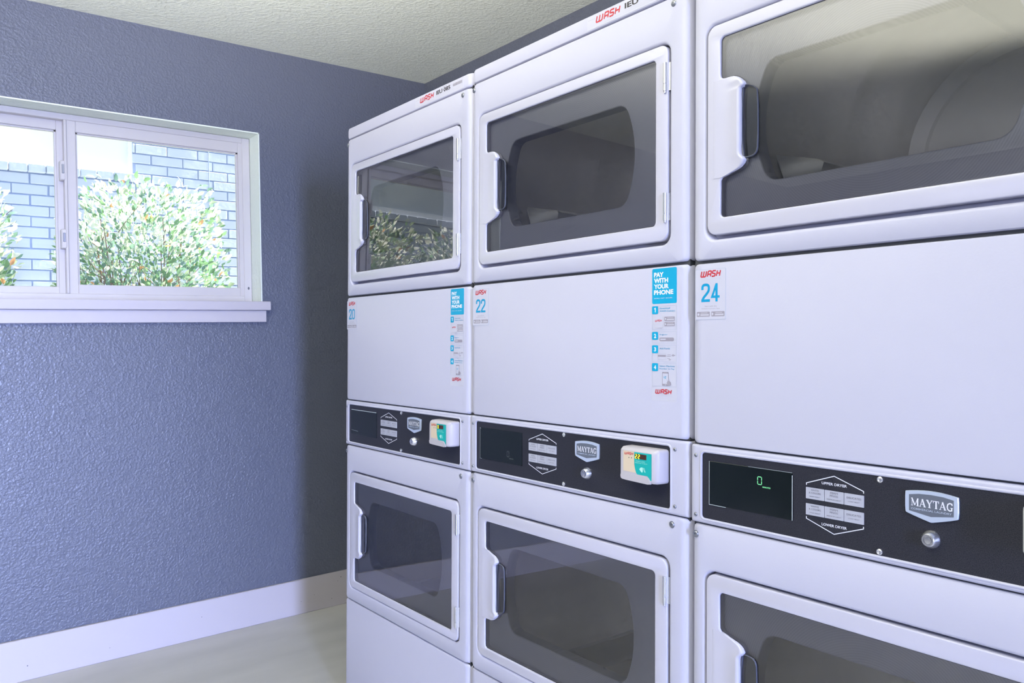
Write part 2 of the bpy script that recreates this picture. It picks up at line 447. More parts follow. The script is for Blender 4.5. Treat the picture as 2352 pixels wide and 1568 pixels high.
# window: outer frame, two sashes with one pane each, latches
wf = MB(); yf0, yf1 = WY + 0.100, WY + 0.165
x0, x1, z0, z1 = WX0 + 0.005, WX1 - 0.005, WZ0 + 0.003, WZ1 - 0.005
for a in ((x1 - 0.0315, x1, z0, z1), (x0, x0 + 0.0315, z0, z1), (x0 + 0.0315, x1 - 0.0315, z1 - 0.0225, z1), (x0 + 0.0315, x1 - 0.0315, z0, z0 + 0.027)):
    wf.bbox(a[0], a[1], yf0, yf1, a[2], a[3], M['vinyl'], 0.002)
wf.lathe(1.204, 1.385, [(0.0045, yf0 - 0.0004), (0.0045, yf0 + 0.001)], M['dirt'], 7, 1.4)
win = struct(wf.build('window_1', smooth=30), 'white framed sliding window with two panes over a white sill')
def sash(y0, y1, sx0, sx1, sz0, sz1, gl, gr, gb, gt):
    mb = MB()
    for a in ((sx0, gl, sz0, sz1), (gr, sx1, sz0, sz1), (gl, gr, gt, sz1), (gl, gr, sz0, gb)):
        mb.bbox(a[0], a[1], y0, y1, a[2], a[3], M['vinyl'], 0.0018)
    # glazing bead
    mb.box(gl, gl + 0.006, y0 + 0.010, y1, gb, gt, M['vinyl']); mb.box(gr - 0.006, gr, y0 + 0.010, y1, gb, gt, M['vinyl'])
    mb.box(gl, gr, y0 + 0.010, y1, gt - 0.005, gt, M['vinyl'])
    s = mb.build('sash', win, 30)
    g = MB(); g.box(gl + 0.001, gr - 0.001, (y0 + y1) / 2, (y0 + y1) / 2 + 0.004, gb + 0.001, gt - 0.001, M['window_glass']); g.build('pane', win)
    return s
sr = sash(WY + 0.104, WY + 0.127, 0.535, x1 - 0.030, z0 + 0.0255, z1 - 0.021, 0.566, 1.171, 1.386, 1.952)
sash(WY + 0.130, WY + 0.156, x0 + 0.030, 0.548, z0 + 0.0255, z1 - 0.021, x0 + 0.062, 0.506, 1.378, 1.958)
mb = MB(); mb.bbox(0.5255, 0.5345, WY + 0.096, WY + 0.129, z0 + 0.027, z1 - 0.0225, M['vinyl'], 0.0015); mb.build('meeting_stile', win, 30)
for lz in (1.805, 1.553):
    mb = MB()
    mb.rings([[(p[0], y, p[1]) for p in rrect(0.5115 + i, 0.5295 - i, lz - 0.036 + i, lz + 0.036 - i, 0.004, 3)] for y, i in ((WY + 0.094, 0.003), (WY + 0.097, 0), (WY + 0.1295, 0))], M['vinyl'], True, True)
    mb.rings([[(p[0], y, p[1]) for p in rrect(0.5165 + i, 0.5245 - i, lz - 0.012 + i, lz + 0.022 - i, 0.0015, 2)] for y, i in ((WY + 0.0915, 0.001), (WY + 0.0935, 0), (WY + 0.0945, 0))], M['steel'], True, True)
    mb.build('latch', win, 30)
mb = MB(); mb.bbox(WX0 - 0.03, 1.2495, WY - 0.030, WY + 0.098, 1.2885, 1.3250, M['trim'], 0.0022)
struct(mb.build('window_1_sill', win, 30))
mb = MB(); mb.bbox(WX0 - 0.013, 1.2335, WY - 0.018, WY - 0.0005, 1.2405, 1.2880, M['trim'], 0.0015)
struct(mb.build('window_1_apron', win, 30))

# door frame in the rear doorway (behind the camera)
mb = MB()
for a in ((-1.12, -1.052, 0, 2.12), (-0.188, -0.12, 0, 2.12), (-1.052, -0.188, 2.052, 2.12)):
    mb.bbox(a[0], a[1], RY + 0.0005, RY + 0.02, a[2], a[3], M['trim'], 0.002)
struct(mb.build('door_1', smooth=30), 'white casing of the open doorway')
mb = MB()  # unseen window opening, added to carry the left fill lamp
for a in ((-1.52, -1.452, 0.95, 2.15), (1.852, 1.92, 0.95, 2.15)):
    mb.bbox(LX + 0.0005, LX + 0.02, a[0], a[1], a[2], a[3], M['trim'], 0.002)
for a in ((2.082, 2.15), (0.95, 1.018)):
    mb.bbox(LX + 0.0005, LX + 0.02, -1.452, 1.852, a[0], a[1], M['trim'], 0.002)
struct(mb.build('added_window_2', smooth=30), 'white casing of an added opening for the left fill lamp')

# ------------------------------------------------------------------ dryers
W = 0.6858
Zt, ZB, ZC, ZD, ZE, ZF = 1.8311, 1.7940, 1.3030, 0.9806, 0.8412, 0.3625

def panel(name, z0, z1, parent, hole=None, mt=None, ru=0.020, rz=0.0025, rc=0.009, yb=0.03, u0=0.002, u1=0.6838, depth=0.0):
    mt = mt or M['enamel']; mb = MB(); rings = []
    seg = 7
    rings.append([(p[0], yb, p[1]) for p in rrect(u0, u1, z0, z1, rc, 5)])
    for k in range(seg + 1):
        a = math.pi / 2 * k / seg
        iu = ru * (1 - math.cos(a)); iz = rz * (1 - math.cos(a)); y = ru * (1 - math.sin(a)) * 0.9 + depth
        rings.append([(p[0], y, p[1]) for p in rrect(u0 + iu, u1 - iu, z0 + iz, z1 - iz, max(rc - iz * .5, 0.004), 5)])
    if hole:
        hu0, hu1, hz0, hz1, hr = hole
        for k in range(6):
            a = math.pi / 2 * k / 5; i = 0.006 * (1 - math.sin(a)); y = 0.006 * (1 - math.cos(a))
            rings.append([(p[0], y, p[1]) for p in rrect(hu0 - i, hu1 + i, hz0 - i, hz1 + i, hr + i, 5)])
        rings.append([(p[0], 0.024, p[1]) for p in rrect(hu0, hu1, hz0, hz1, hr, 5)])
        mb.rings(rings, mt)
    else:
        mb.rings(rings, mt, False, True)
    return mb.build(name, parent, 28)

DC_U, DC_L = 1.528, 0.5817
def zmap(c):
    if c == 'upper': return lambda z: z
    return lambda z: DC_L - 0.972 * (z - DC_U)

# left side of the glass outline with the handle bulging into it (upper door, top to bottom)
NOTCH = [(0.0655, 1.6230), (0.0668, 1.6165), (0.0730, 1.6140), (0.0840, 1.6142), (0.0955, 1.6130), (0.1060, 1.6070), (0.1150, 1.5985), (0.1160, 1.5930),
         (0.1085, 1.5895), (0.1080, 1.5800), (0.1080, 1.4800), (0.1090, 1.4740), (0.1160, 1.4680), (0.1130, 1.4590), (0.1030, 1.4530), (0.0860, 1.4500), (0.0720, 1.4470), (0.0662, 1.4390)]
POCKET = [(0.107, 1.5925), (0.119, 1.5925), (0.134, 1.5860), (0.1400, 1.5770), (0.1405, 1.4850), (0.136, 1.4730), (0.125, 1.4700), (0.107, 1.4700)]

def opening_outline():
    cu, cz, R_, h = 0.331, 1.528, 0.205, 0.1005
    pts = []
    a1 = math.asin(h / R_)
    for s_ in (1, -1):
        for k in range(17):
            a = -a1 + 2 * a1 * k / 16
            pts.append((cu + s_ * R_ * math.cos(a), cz + s_ * R_ * math.sin(a)))
    # rounded corners
    out = []
    n = len(pts)
    for i, p in enumerate(pts):
        if i in (0, 16, 17, 33):
            q0, q1 = pts[i - 1], pts[(i + 1) % n]
            for t in range(5):
                s2 = t / 4; d0 = Vector(q0) - Vector(p); d1 = Vector(q1) - Vector(p)
                A = Vector(p) + d0.normalized() * 0.018; B = Vector(p) + d1.normalized() * 0.018
                out.append(tuple(A * (1 - s2) ** 2 + Vector(p) * 2 * s2 * (1 - s2) + B * s2 ** 2))
        elif i in (1, 15, 18, 32): continue
        else: out.append(p)
    return out

def make_door(which, dryer):
    zm = zmap(which)
    fl = (lambda pts: [(p[0], zm(p[1])) for p in pts])
    outer = fl(rrect(0.0385, 0.6338, 1.3465, 1.7103, 0.018, 6))
    inner = rrect(0.0657, 0.6040, 1.3755, 1.6872, 0.008, 4)
    # inner runs: right-top, left-top, left-bottom, right-bottom (counter-clockwise)
    k = len(inner) // 2
    glass = inner[:k] + smooth_poly(NOTCH, 1, False) + inner[k:]
    glass = fl(glass)
    door = extruded('door', [outer, glass], -0.0008, 0.020, 0.0022, M['plastic'], dryer)
    # pane
    g = MB(); gi = fl(inner[:k] + NOTCH + inner[k:])
    g.poly(gi, 0.0032, M['door_glass'])
    gp = g.build('door_glass', door, recalc=False)
    # dark gasket line round the glass
    gk = MB(); gl = glass; gk.stroke(gl, 0.0024, 0.0028, M['gasket'], True); gk.build('gasket', door, recalc=False)
    bk = extruded('door_recess', [fl(rrect(0.0300, 0.6430, 1.3340, 1.7180, 0.010, 4)), fl([(0.331 + (p[0] - 0.331) * 1.01, 1.528 + (p[1] - 1.528) * 1.01) for p in opening_outline()])], 0.0245, 0.0265, 0.0003, M['enamel'], dryer)
    # inner liner with the port
    op = fl(opening_outline())
    ln = extruded('door_liner', [fl(rrect(0.058, 0.612, 1.367, 1.694, 0.010, 4)), op], 0.014, 0.024, 0.003, M['liner_' + which], door)
    # collar running back into the drum
    c = MB(); cuz = zm(1.528); rings = []
    for y, s_ in ((0.017, 1.0), (0.022, 0.996), (0.030, 0.992), (0.042, 0.992)):
        rings.append([(0.331 + (p[0] - 0.331) * s_, y, cuz + (p[1] - cuz) * s_) for p in op])
    c.rings(rings, M['liner_' + which]); c.build('port_collar', door, 40)
    # pocket behind the grip
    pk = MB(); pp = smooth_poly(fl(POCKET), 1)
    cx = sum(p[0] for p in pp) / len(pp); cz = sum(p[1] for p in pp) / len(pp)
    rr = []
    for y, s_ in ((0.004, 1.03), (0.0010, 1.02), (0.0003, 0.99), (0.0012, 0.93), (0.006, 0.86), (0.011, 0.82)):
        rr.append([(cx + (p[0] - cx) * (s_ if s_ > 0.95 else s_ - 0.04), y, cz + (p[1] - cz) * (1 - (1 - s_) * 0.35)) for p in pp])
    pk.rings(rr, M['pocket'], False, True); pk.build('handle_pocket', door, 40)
    # grip: a moulded surface rising from the frame to a lip over the pocket
    gr = MB(); NU, NZ = 16, 96
    zt, zb = 1.6125, 1.4440
    def right_edge(z):
        tbl = [(1.6125, 0.092), (1.609, 0.103), (1.603, 0.1105), (1.598, 0.1150), (1.594, 0.1168), (1.5905, 0.1150), (1.589, 0.1095), (1.58, 0.1088), (1.48, 0.1088), (1.475, 0.1100), (1.471, 0.1150), (1.467, 0.1170), (1.461, 0.1145), (1.456, 0.108), (1.452, 0.097), (1.448, 0.083), (1.444, 0.070)]
        for (za, ua), (zc, uc) in zip(tbl, tbl[1:]):
            if zc <= z <= za:
                t = (z - zc) / (za - zc); return uc + (ua - uc) * (t * t * (3 - 2 * t) * 0.5 + t * 0.5)
        return tbl[0][1] if z > tbl[0][0] else tbl[-1][1]
    grid = []
    zs = [zt + (zb - zt) * j / NZ for j in range(NZ + 1)]
    for z in zs:
        ue = right_edge(z); ul = 0.052
        e = min(1.0, (zt - z) / 0.012) * min(1.0, (z - zb) / 0.030); e = e * e * (3 - 2 * e)
        row = []
        for i in range(NU + 1):
            t = i / NU; u = ul + (ue - ul) * t
            # shallow scoop, then a rolled lip standing proud
            prof = (0.0060 * max(0.0, (t - 0.35) / 0.65) ** 1.7)
            if t > 0.93: prof -= 0.0035 * ((t - 0.93) / 0.07) ** 2
            row.append((u, (-0.0010 if i == 0 else -0.0015) - max(prof, -0.0003) * e, zm(z)))
        row.append((ue, 0.004, zm(z)))
        grid.append(row)
    vs = [p for r in grid for p in r]; n = NU + 2
    fs = [(j * n + i, j * n + i + 1, (j + 1) * n + i + 1, (j + 1) * n + i) for j in range(NZ) for i in range(n - 1)]
    gr.add(vs, fs, M['plastic']); gr.build('door_handle', door, 75)
    # hinges on the right edge
    for hz0, hz1 in ((1.619, 1.675), (1.379, 1.434)):
        a, b_ = sorted((zm(hz0), zm(hz1)))
        h = MB(); L = b_ - a; sp = a + L * (0.30)
        def cyl(za, zb_, r):
            rings = [[(0.6285 + r * math.cos(t * math.pi / 6), -0.0015 + r * math.sin(t * math.pi / 6), z) for t in range(12)] for z in (za, zb_)]
            h.rings(rings, M['chrome'], True, True)
        cyl(a + 0.004, sp - 0.0008, 0.0042); cyl(sp + 0.0008, b_, 0.0042); cyl(a, b_ - 0.002, 0.0030)
        h.box(0.6240, 0.6385, 0.0015, 0.0030, a + 0.004, b_, M['chrome'])
        h.build('hinge', door, 40)
    return door

def screw(mb, u, z, r, mt):
    mb.lathe(u, z, [(r * 1.25, -0.0002), (r * 1.2, -0.0007), (r, -0.0010), (r * 0.9, -0.0019), (r * 0.6, -0.0025), (r * 0.30, -0.0026), (r * 0.28, -0.0012)], mt, 16)

M['liner_upper'] = liner_mat('upper_door_liner', 0.331, 1.528)
M['liner_lower'] = liner_mat('lower_door_liner', 0.331, DC_L)

def make_drum(which, dryer):
    cz = DC_U if which == 'upper' else DC_L
    cu, R_ = 0.343, 0.225
    d = MB(); seg = 48
    def ring(r, y): return [(cu + r * math.cos(2 * math.pi * k / seg), y, cz + r * math.sin(2 * math.pi * k / seg)) for k in range(seg)]
    d.rings([ring(0.2195, 0.042), ring(R_, 0.050), ring(R_, 0.30), ring(R_ + 0.002, 0.31), ring(R_, 0.32), ring(R_, 0.56), ring(0.20, 0.575), ring(0.19, 0.572), ring(0.185, 0.56), ring(0.10, 0.555), ring(0.06, 0.54)], M['drum'], False, True)
    o = d.build('drum', dryer, 35)
    for k in range(3):
        a = math.radians((200, 320, 80)[k] + (0 if which == 'upper' else 35))
        b_ = MB(); pr = []
        for y in (0.08, 0.13, 0.50, 0.54):
            hgt = 0.055 if 0.12 < y < 0.52 else 0.006
            pr.append([(cu + math.cos(a + da) * (R_ + 0.001 - hh), y, cz + math.sin(a + da) * (R_ + 0.001 - hh)) for da, hh in ((-0.16, 0), (-0.07, hgt * .8), (0, hgt), (0.07, hgt * .8), (0.16, 0))])
        b_.rings(pr, M['baffle'], True, True); b_.build('drum_baffle', o, 40)
    return o

def make_dryer():
    root = bpy.data.objects.new('stacked_dryer', None); COL.objects.link(root)
    # cabinet shell
    c = MB(); y0, y1 = 0.022, 0.700; u0, u1, z0, z1 = 0.0035, 0.6823, 0.032, 1.815
    vs = [(u, y, z) for u in (u0, u1) for y in (y0, y1) for z in (z0, z1)]
    c.add(vs, [(0, 1, 3, 2), (4, 6, 7, 5), (2, 3, 7, 6), (0, 2, 6, 4), (1, 5, 7, 3)], M['cabinet'])
    c.build('cabinet', root)
    ft = MB()
    for u in (0.05, 0.635):
        for y, zz in ((0.06, 0.0), (0.64, 0.017)):
            ft = MB(); 
            rings = [[(u + r * math.cos(k * math.pi / 6), y + r * math.sin(k * math.pi / 6), z) for k in range(12)] for r, z in ((0.020, zz), (0.020, zz + 0.006), (0.007, zz + 0.008), (0.007, 0.034))]
            ft.rings(rings, M['gasket'], True, True); ft.build('levelling_foot', root, 40)
    # seam backing strip behind the panel joints
    for z in (ZB - 0.001, ZC - 0.001, ZD, ZE, ZF):
        s = MB(); s.box(0.006, 0.680, 0.008, 0.0215, z - 0.006, z + 0.006, M['dark_gap']); s.build('seam_strip', root)
    hu = (0.0352, 0.6378)
    panel('upper_front_panel', ZC + 0.0012, ZB - 0.0010, root, (hu[0], hu[1], 1.3390, 1.7130, 0.020))
    panel('lower_front_panel', ZF + 0.0010, ZE - 0.0012, root, (hu[0], hu[1], zmap('lower')(1.7128), zmap('lower')(1.3455) + 0.003, 0.020))
    panel('middle_panel', ZD + 0.0008, ZC - 0.0034, root)
    panel('kick_panel', 0.036, ZF - 0.0012, root)
    # top lid
    t = MB(); rings = []
    for y, iu, iz in ((0.700, 0, 0), (0.030, 0, 0), (0.020, 0, 0)):
        rings.append([(p[0], y, p[1]) for p in rrect(0.0018 + iu, 0.6840 - iu, ZB + 0.0008, Zt, 0.010, 5)])
    for k in range(8):
        a = math.pi / 2 * k / 7
        iu = 0.018 * (1 - math.cos(a)); iz = 0.005 * (1 - math.cos(a))
        rings.append([(p[0], 0.018 * (1 - math.sin(a)), p[1]) for p in rrect(0.0018 + iu, 0.6840 - iu, ZB + 0.0008 + iz * .4, Zt - iz, 0.009, 5)])
    t.rings(rings, M['enamel'], True, True); t.build('top_lid', root, 28)
    # control fascia: white frame with a rolled edge round the black console
    cf = MB(); rings = []
    fz0, fz1 = ZE + 0.0010, ZD - 0.0012
    rings.append([(p[0], 0.03, p[1]) for p in rrect(0.0025, 0.6833, fz0, fz1, 0.004, 4)])
    for k in range(6):
        a = math.pi / 2 * k / 5; i = 0.005 * (1 - math.cos(a)); iu = 0.012 * (1 - math.cos(a))
        rings.append([(p[0], 0.0055 * (1 - math.sin(a)), p[1]) for p in rrect(0.0025 + iu, 0.6833 - iu, fz0 + i, fz1 - i, 0.004, 4)])
    cz0, cz1, cu0, cu1 = 0.8520, 0.9672, 0.0278, 0.6405
    for i, y in ((0.0045, 0.0), (0.003, -0.0012), (0.0015, -0.0014), (0.0, -0.0004), (-0.0005, 0.002)):
        rings.append([(p[0], y, p[1]) for p in rrect(cu0 - i, cu1 + i, cz0 - i, cz1 + i, 0.006 + i, 4)])
    cf.rings(rings, M['enamel']); fas = cf.build('control_fascia', root, 30)
    for u, z in ((0.0148, 0.9605), (0.0148, 0.8560), (0.6520, 0.9625), (0.6520, 0.8585)):
        q = MB(); screw(q, u, z, 0.0030, M['steel']); q.build('fascia_screw', fas, 40)
    cp = MB(); cp.box(cu0 - 0.001, cu1 + 0.001, 0.0012, 0.010, cz0 - 0.001, cz1 + 0.001, M['console'])
    con = cp.build('console', root)
    YC = 0.0008
    for u, z in ((0.3478, 0.9620), (0.3472, 0.8575)):
        q = MB(); q.lathe(u, z, [(0.0046, 0.0012), (0.0044, -0.0006), (0.0030, -0.0014), (0.0016, -0.0010), (0.0010, 0.0)], M['chrome'], 14); q.build('rivet', con, 40)
    # program buttons
    b = MB()
    for sgn, zt_, zl, za in ((1, 0.9574, 0.9411, 0.9380), (-1, 0.8695, 0.8860, 0.8893)):
        b.stroke([(0.2302, za), (0.2302, zl), (0.2765, zt_), (0.3228, zl), (0.3228, za)], 0.0013, YC, M['print_white'])
    text(b, 'UPPER DRYER', 0.2560, 0.2970, 0.9427, 0.9467, YC, M['print_white'], 0.02)
    text(b, 'LOWER DRYER', 0.2560, 0.2970, 0.8797, 0.8837, YC, M['print_white'], 0.02)
    for zt_, zb_ in ((0.9348, 0.9172), (0.9096, 0.8920)):
        for k in range(3):
            ua = 0.2295 + k * 0.0316; ub = ua + 0.0308; um = (ua + ub) / 2
            b.rings([[(p[0], y, p[1]) for p in rrect(ua, ub, zb_, zt_, 0.0006, 2)] for y in (0.0012, YC - 0.0004)], M['button'], False, True)
            yy = YC - 0.0006
            if k == 0: L = [('WHITES', .0068, zt_ - .0048), ('& COLORS', .0100, zt_ - .0092), ('HIGH HEAT', .0092, zt_ - .0143)]
            elif k == 1: L = [('PERM', .0062, zt_ - .0048), ('PRESS', .0066, zt_ - .0092), ('MEDIUM HEAT', .0118, zt_ - .0143)]
            else: L = [('DELICATES', .0112, zt_ - .0074), ('LOW HEAT', .0088, zt_ - .0125)]
            for s_, hw, z in L:
                hh = 0.0027 if 'HEAT' not in s_ else 0.0016
                text(b, s_, um - hw, um + hw, z, z + hh, yy, M['print_dark'])
    b.build('program_buttons', con, recalc=False)
    # maker's badge
    bd = MB()
    bo = smooth_poly([(0.3845, 0.9515), (0.3865, 0.9525), (0.4040, 0.9552), (0.4203, 0.9560), (0.4366, 0.9552), (0.4541, 0.9525), (0.4561, 0.9515), (0.4561, 0.9240), (0.4535, 0.9215), (0.4230, 0.9130), (0.4203, 0.9126), (0.4176, 0.9130), (0.3871, 0.9215), (0.3845, 0.9240)], 1)
    cx, cz = 0.4203, 0.937
    def sc(pts, s_, sz=None): return [(cx + (p[0] - cx) * s_, cz + (p[1] - cz) * (sz or s_)) for p in pts]
    bd.rings([[(p[0], y, p[1]) for p in sc(bo, s_)] for s_, y in ((1.0, 0.0012), (1.0, -0.0012), (0.975, -0.0022))] , M['silver'], False, True)
    bi = [(0.3905, 0.9478), (0.4040, 0.9502), (0.4203, 0.9509), (0.4366, 0.9502), (0.4501, 0.9478), (0.4501, 0.9254), (0.4203, 0.9208), (0.3905, 0.9254)]
    bd.poly(list(reversed(bi)), -0.0024, M['badge_in'])
    # serif capitals
    uu = 0.3935; cw = [0.0120, 0.0098, 0.0098, 0.0086, 0.0098, 0.0092]; zb_, zt_ = 0.9328, 0.9436; hh = zt_ - zb_
    def st(pts, w): bd.stroke([(ux + p[0] * wd, zb_ + p[1] * hh) for p in pts], w, -0.0027, M['print_white'])
    gl = {'M': [([(.12, 0), (.12, 1)], .0007), ([(.1, 1), (.5, .1)], .0018), ([(.5, .1), (.86, 1)], .0008), ([(.86, 0), (.86, 1)], .0019), ([(0, .04), (.26, .04)], .0007), ([(.68, .04), (1, .04)], .0007), ([(0, .96), (.2, .96)], .0007), ([(.8, .96), (1, .96)], .0007)],
          'A': [([(.1, 0), (.48, 1)], .0008), ([(.46, 1), (.86, 0)], .0020), ([(.25, .33), (.7, .33)], .0007), ([(-.04, .04), (.26, .04)], .0007), ([(.66, .04), (1.04, .04)], .0007)],
          'Y': [([(.12, 1), (.5, .45)], .0020), ([(.88, 1), (.5, .45)], .0008), ([(.5, .5), (.5, 0)], .0019), ([(-.04, .96), (.34, .96)], .0007), ([(.7, .96), (1.04, .96)], .0007), ([(.3, .04), (.7, .04)], .0007)],
          'T': [([(.5, 0), (.5, 1)], .0020), ([(0, .95), (1, .95)], .0009), ([(.03, .95), (.03, .7)], .0008), ([(.97, .95), (.97, .7)], .0008), ([(.28, .04), (.72, .04)], .0007)],
          'G': [([(.9, .72), (.8, .92), (.5, .97), (.2, .82), (.1, .5), (.2, .18), (.5, .03), (.82, .1), (.82, .42)], .0016), ([(.58, .42), (1.0, .42)], .0007), ([(.9, .72), (.9, .98)], .0007)]}
    for ch, wd in zip('MAYTAG', cw):
        ux = uu
        wd0 = wd; wd = wd * 0.88
        for pts, w_ in gl[ch]: st(pts, w_)
        uu += wd0 * 0.93 + 0.0002
    text(bd, 'COMMERCIAL LAUNDRY', 0.3935, 0.4475, 0.9275, 0.9302, -0.0027, M['silver'], 0.01)
    bd.build('badge', con, recalc=False)
    lk = MB(); lk.lathe(0.4190, 0.8895, [(0.0125, 0.0012), (0.0122, -0.0015), (0.0102, -0.0050), (0.0090, -0.0085), (0.0080, -0.0095), (0.0062, -0.0095), (0.0058, -0.0065), (0.0048, -0.0065), (0.0046, -0.0090), (0.0015, -0.0092)], M['chrome'], 24)
    lk.build('lock', con, 35)
    # payment reader
    rd = MB(); a0, a1, r0, r1, D_ = 0.5385, 0.6365, 0.8975, 0.9605, 0.030
    rings = [[(p[0], y, p[1]) for p in rrect(a0 + iu, a1 - iur, r0 + iz, r1 - izt, rr_, 5)] for y, iu, iur, iz, izt, rr_ in
             ((0.0012, 0, 0, 0, 0, 0.006), (-0.010, 0, 0, 0, 0, 0.006), (-D_ + 0.008, 0.0015, 0.002, 0, 0.0005, 0.006), (-D_ + 0.003, 0.0030, 0.006, 0.0006, 0.003, 0.006), (-D_, 0.0060, 0.013, 0.003, 0.0065, 0.005))]
    rd.rings(rings, M['reader'], True, True)
    rdo = rd.build('card_reader', con, 30)
    q = MB(); yl = -D_ - 0.0003
    tl = [(0.5795, 0.9528), (0.6225, 0.9528), (0.6225, 0.9040), (0.6195, 0.9045), (0.6165, 0.9085), (0.6120, 0.9115), (0.5990, 0.9115), (0.5870, 0.9118), (0.5840, 0.9150), (0.5815, 0.9220), (0.5795, 0.9300)]
    q.poly([(0.5515, 0.9530), (0.5797, 0.9530), (0.5797, 0.9295), (0.5822, 0.9200), (0.5846, 0.9140), (0.5515, 0.9150)], yl, M['beige'])
    q.poly(tl, yl - 0.0001, M['teal'])
    wash(q, 0.5545, 0.5775, 0.9462, 0.9510, yl - 0.0002, swoosh=False)
    for u in (0.5660, 0.5725): q.lathe(u, 0.9410, [(0.0010, yl - 0.0003), (0.0010, yl)], M['gasket'], 8)
    text(q, 'INSERT CARD', 0.5840, 0.6065, 0.9355, 0.9375, yl - 0.0002, M['teal_print'])
    text(q, 'PRESS START TO BEGIN', 0.5820, 0.6120, 0.9325, 0.9343, yl - 0.0002, M['teal_print'])
    q.poly([(0.5925, 0.9220), (0.5950, 0.9250), (0.5990, 0.9262), (0.6015, 0.9250), (0.6010, 0.9180), (0.5990, 0.9165), (0.5965, 0.9180)], yl - 0.0002, M['teal_print'])
    q.stroke([(0.6025, 0.9255), (0.6040, 0.9215), (0.6060, 0.9175)], 0.0010, yl - 0.0002, M['teal_print'])
    q.stroke([(0.6042, 0.9258), (0.6060, 0.9218), (0.6080, 0.9178)], 0.0008, yl - 0.0002, M['teal_print'])
    q.poly([(0.5812, 0.9405), (0.6100, 0.9405), (0.6100, 0.9500), (0.5812, 0.9500)], yl - 0.0002, M['display'])
    q.build('reader_label', rdo, recalc=False)
    # raised tray lip along the foot of the reader
    tr = MB(); prof = smooth_poly([(0.5450, 0.9010), (0.5450, 0.9100), (0.5800, 0.9100), (0.6110, 0.9098), (0.6165, 0.9065), (0.6195, 0.9015), (0.6210, 0.8962), (0.5900, 0.8972), (0.5500, 0.8985)], 1)
    tr.rings([[(p[0], y, p[1]) for p in prof] for y in (-D_ + 0.002, -D_ - 0.0010, -D_ - 0.0014)], M['reader'], False, True)
    tr.build('reader_tray', rdo, 30)
    # front screws
    for k, (u, z) in enumerate(((0.0152, 1.7775), (0.6475, 1.7800), (0.0150, 0.8215), (0.6450, 0.8245))):
        q = MB(); screw(q, u, z, 0.0052, M['steel']); q.build('screw', root, 40)
    for wch in ('upper', 'lower'):
        make_door(wch, root); make_drum(wch, root)
    return root

def kids(o): return [c for c in bpy.data.objects if c.parent == o]
def copy_tree(o, parent=None):
    c = o.copy(); COL.objects.link(c)
    if parent: c.parent = parent
    for ch in kids(o): copy_tree(ch, c)
    return c

def number_sticker(root, num):
    s = MB(); y0 = -0.0004
    u0, u1, z0, z1 = 0.0132, 0.0780, 1.2000, 1.2885
    s.rings([[(p[0], y, p[1]) for p in rrect(u0, u1, z0, z1, 0.002, 3)] for y in (0.0001, y0)], M['sticker_edge'], False, True)
    s.poly(rrect(u0 + 0.0007, u1 - 0.0007, z0 + 0.0007, z1 - 0.0007, 0.0015, 3), y0 - 0.0001, M['sticker'])
    y = y0 - 0.0002
    wash(s, 0.0248, 0.0680, 1.2745, 1.2855, y)
    for k, ch in enumerate(num): digit(s, ch, 0.0262 + 0.0206 * k, 0.0262 + 0.0206 * k + 0.0186, 1.2310, 1.2628, y, M['cyan'])
    text(s, 'Start with the', 0.0335, 0.0590, 1.2222, 1.2248, y, M['grey_p'])
    text(s, 'WASH-Connect App', 0.0265, 0.0655, 1.2176, 1.2202, y, M['grey_p'])
    for a, b_ in ((0.0163, 0.0447), (0.0476, 0.0757)):
        s.poly(rrect(a, b_, 1.2052, 1.2140, 0.0012, 2), y, M['grey_p'])
        s.stroke([(a + 0.009, 1.2118), (b_ - 0.005, 1.2118)], 0.0010, y - 0.0001, M['grey_l'])
        s.stroke([(a + 0.008, 1.2084), (b_ - 0.002, 1.2084)], 0.0026, y - 0.0001, M['grey_l'])
    s.poly([(0.0488, 1.2125), (0.0488, 1.2067), (0.0530, 1.2096)], y - 0.0001, M['sticker'])
    s.lathe(0.0200, 1.2094, [(0.0022, y - 0.0002), (0.0022, y)], M['sticker'], 10)
    o = s.build('number_sticker', root, recalc=False)
    o['label'] = 'white sticker with the blue number ' + num
    return o

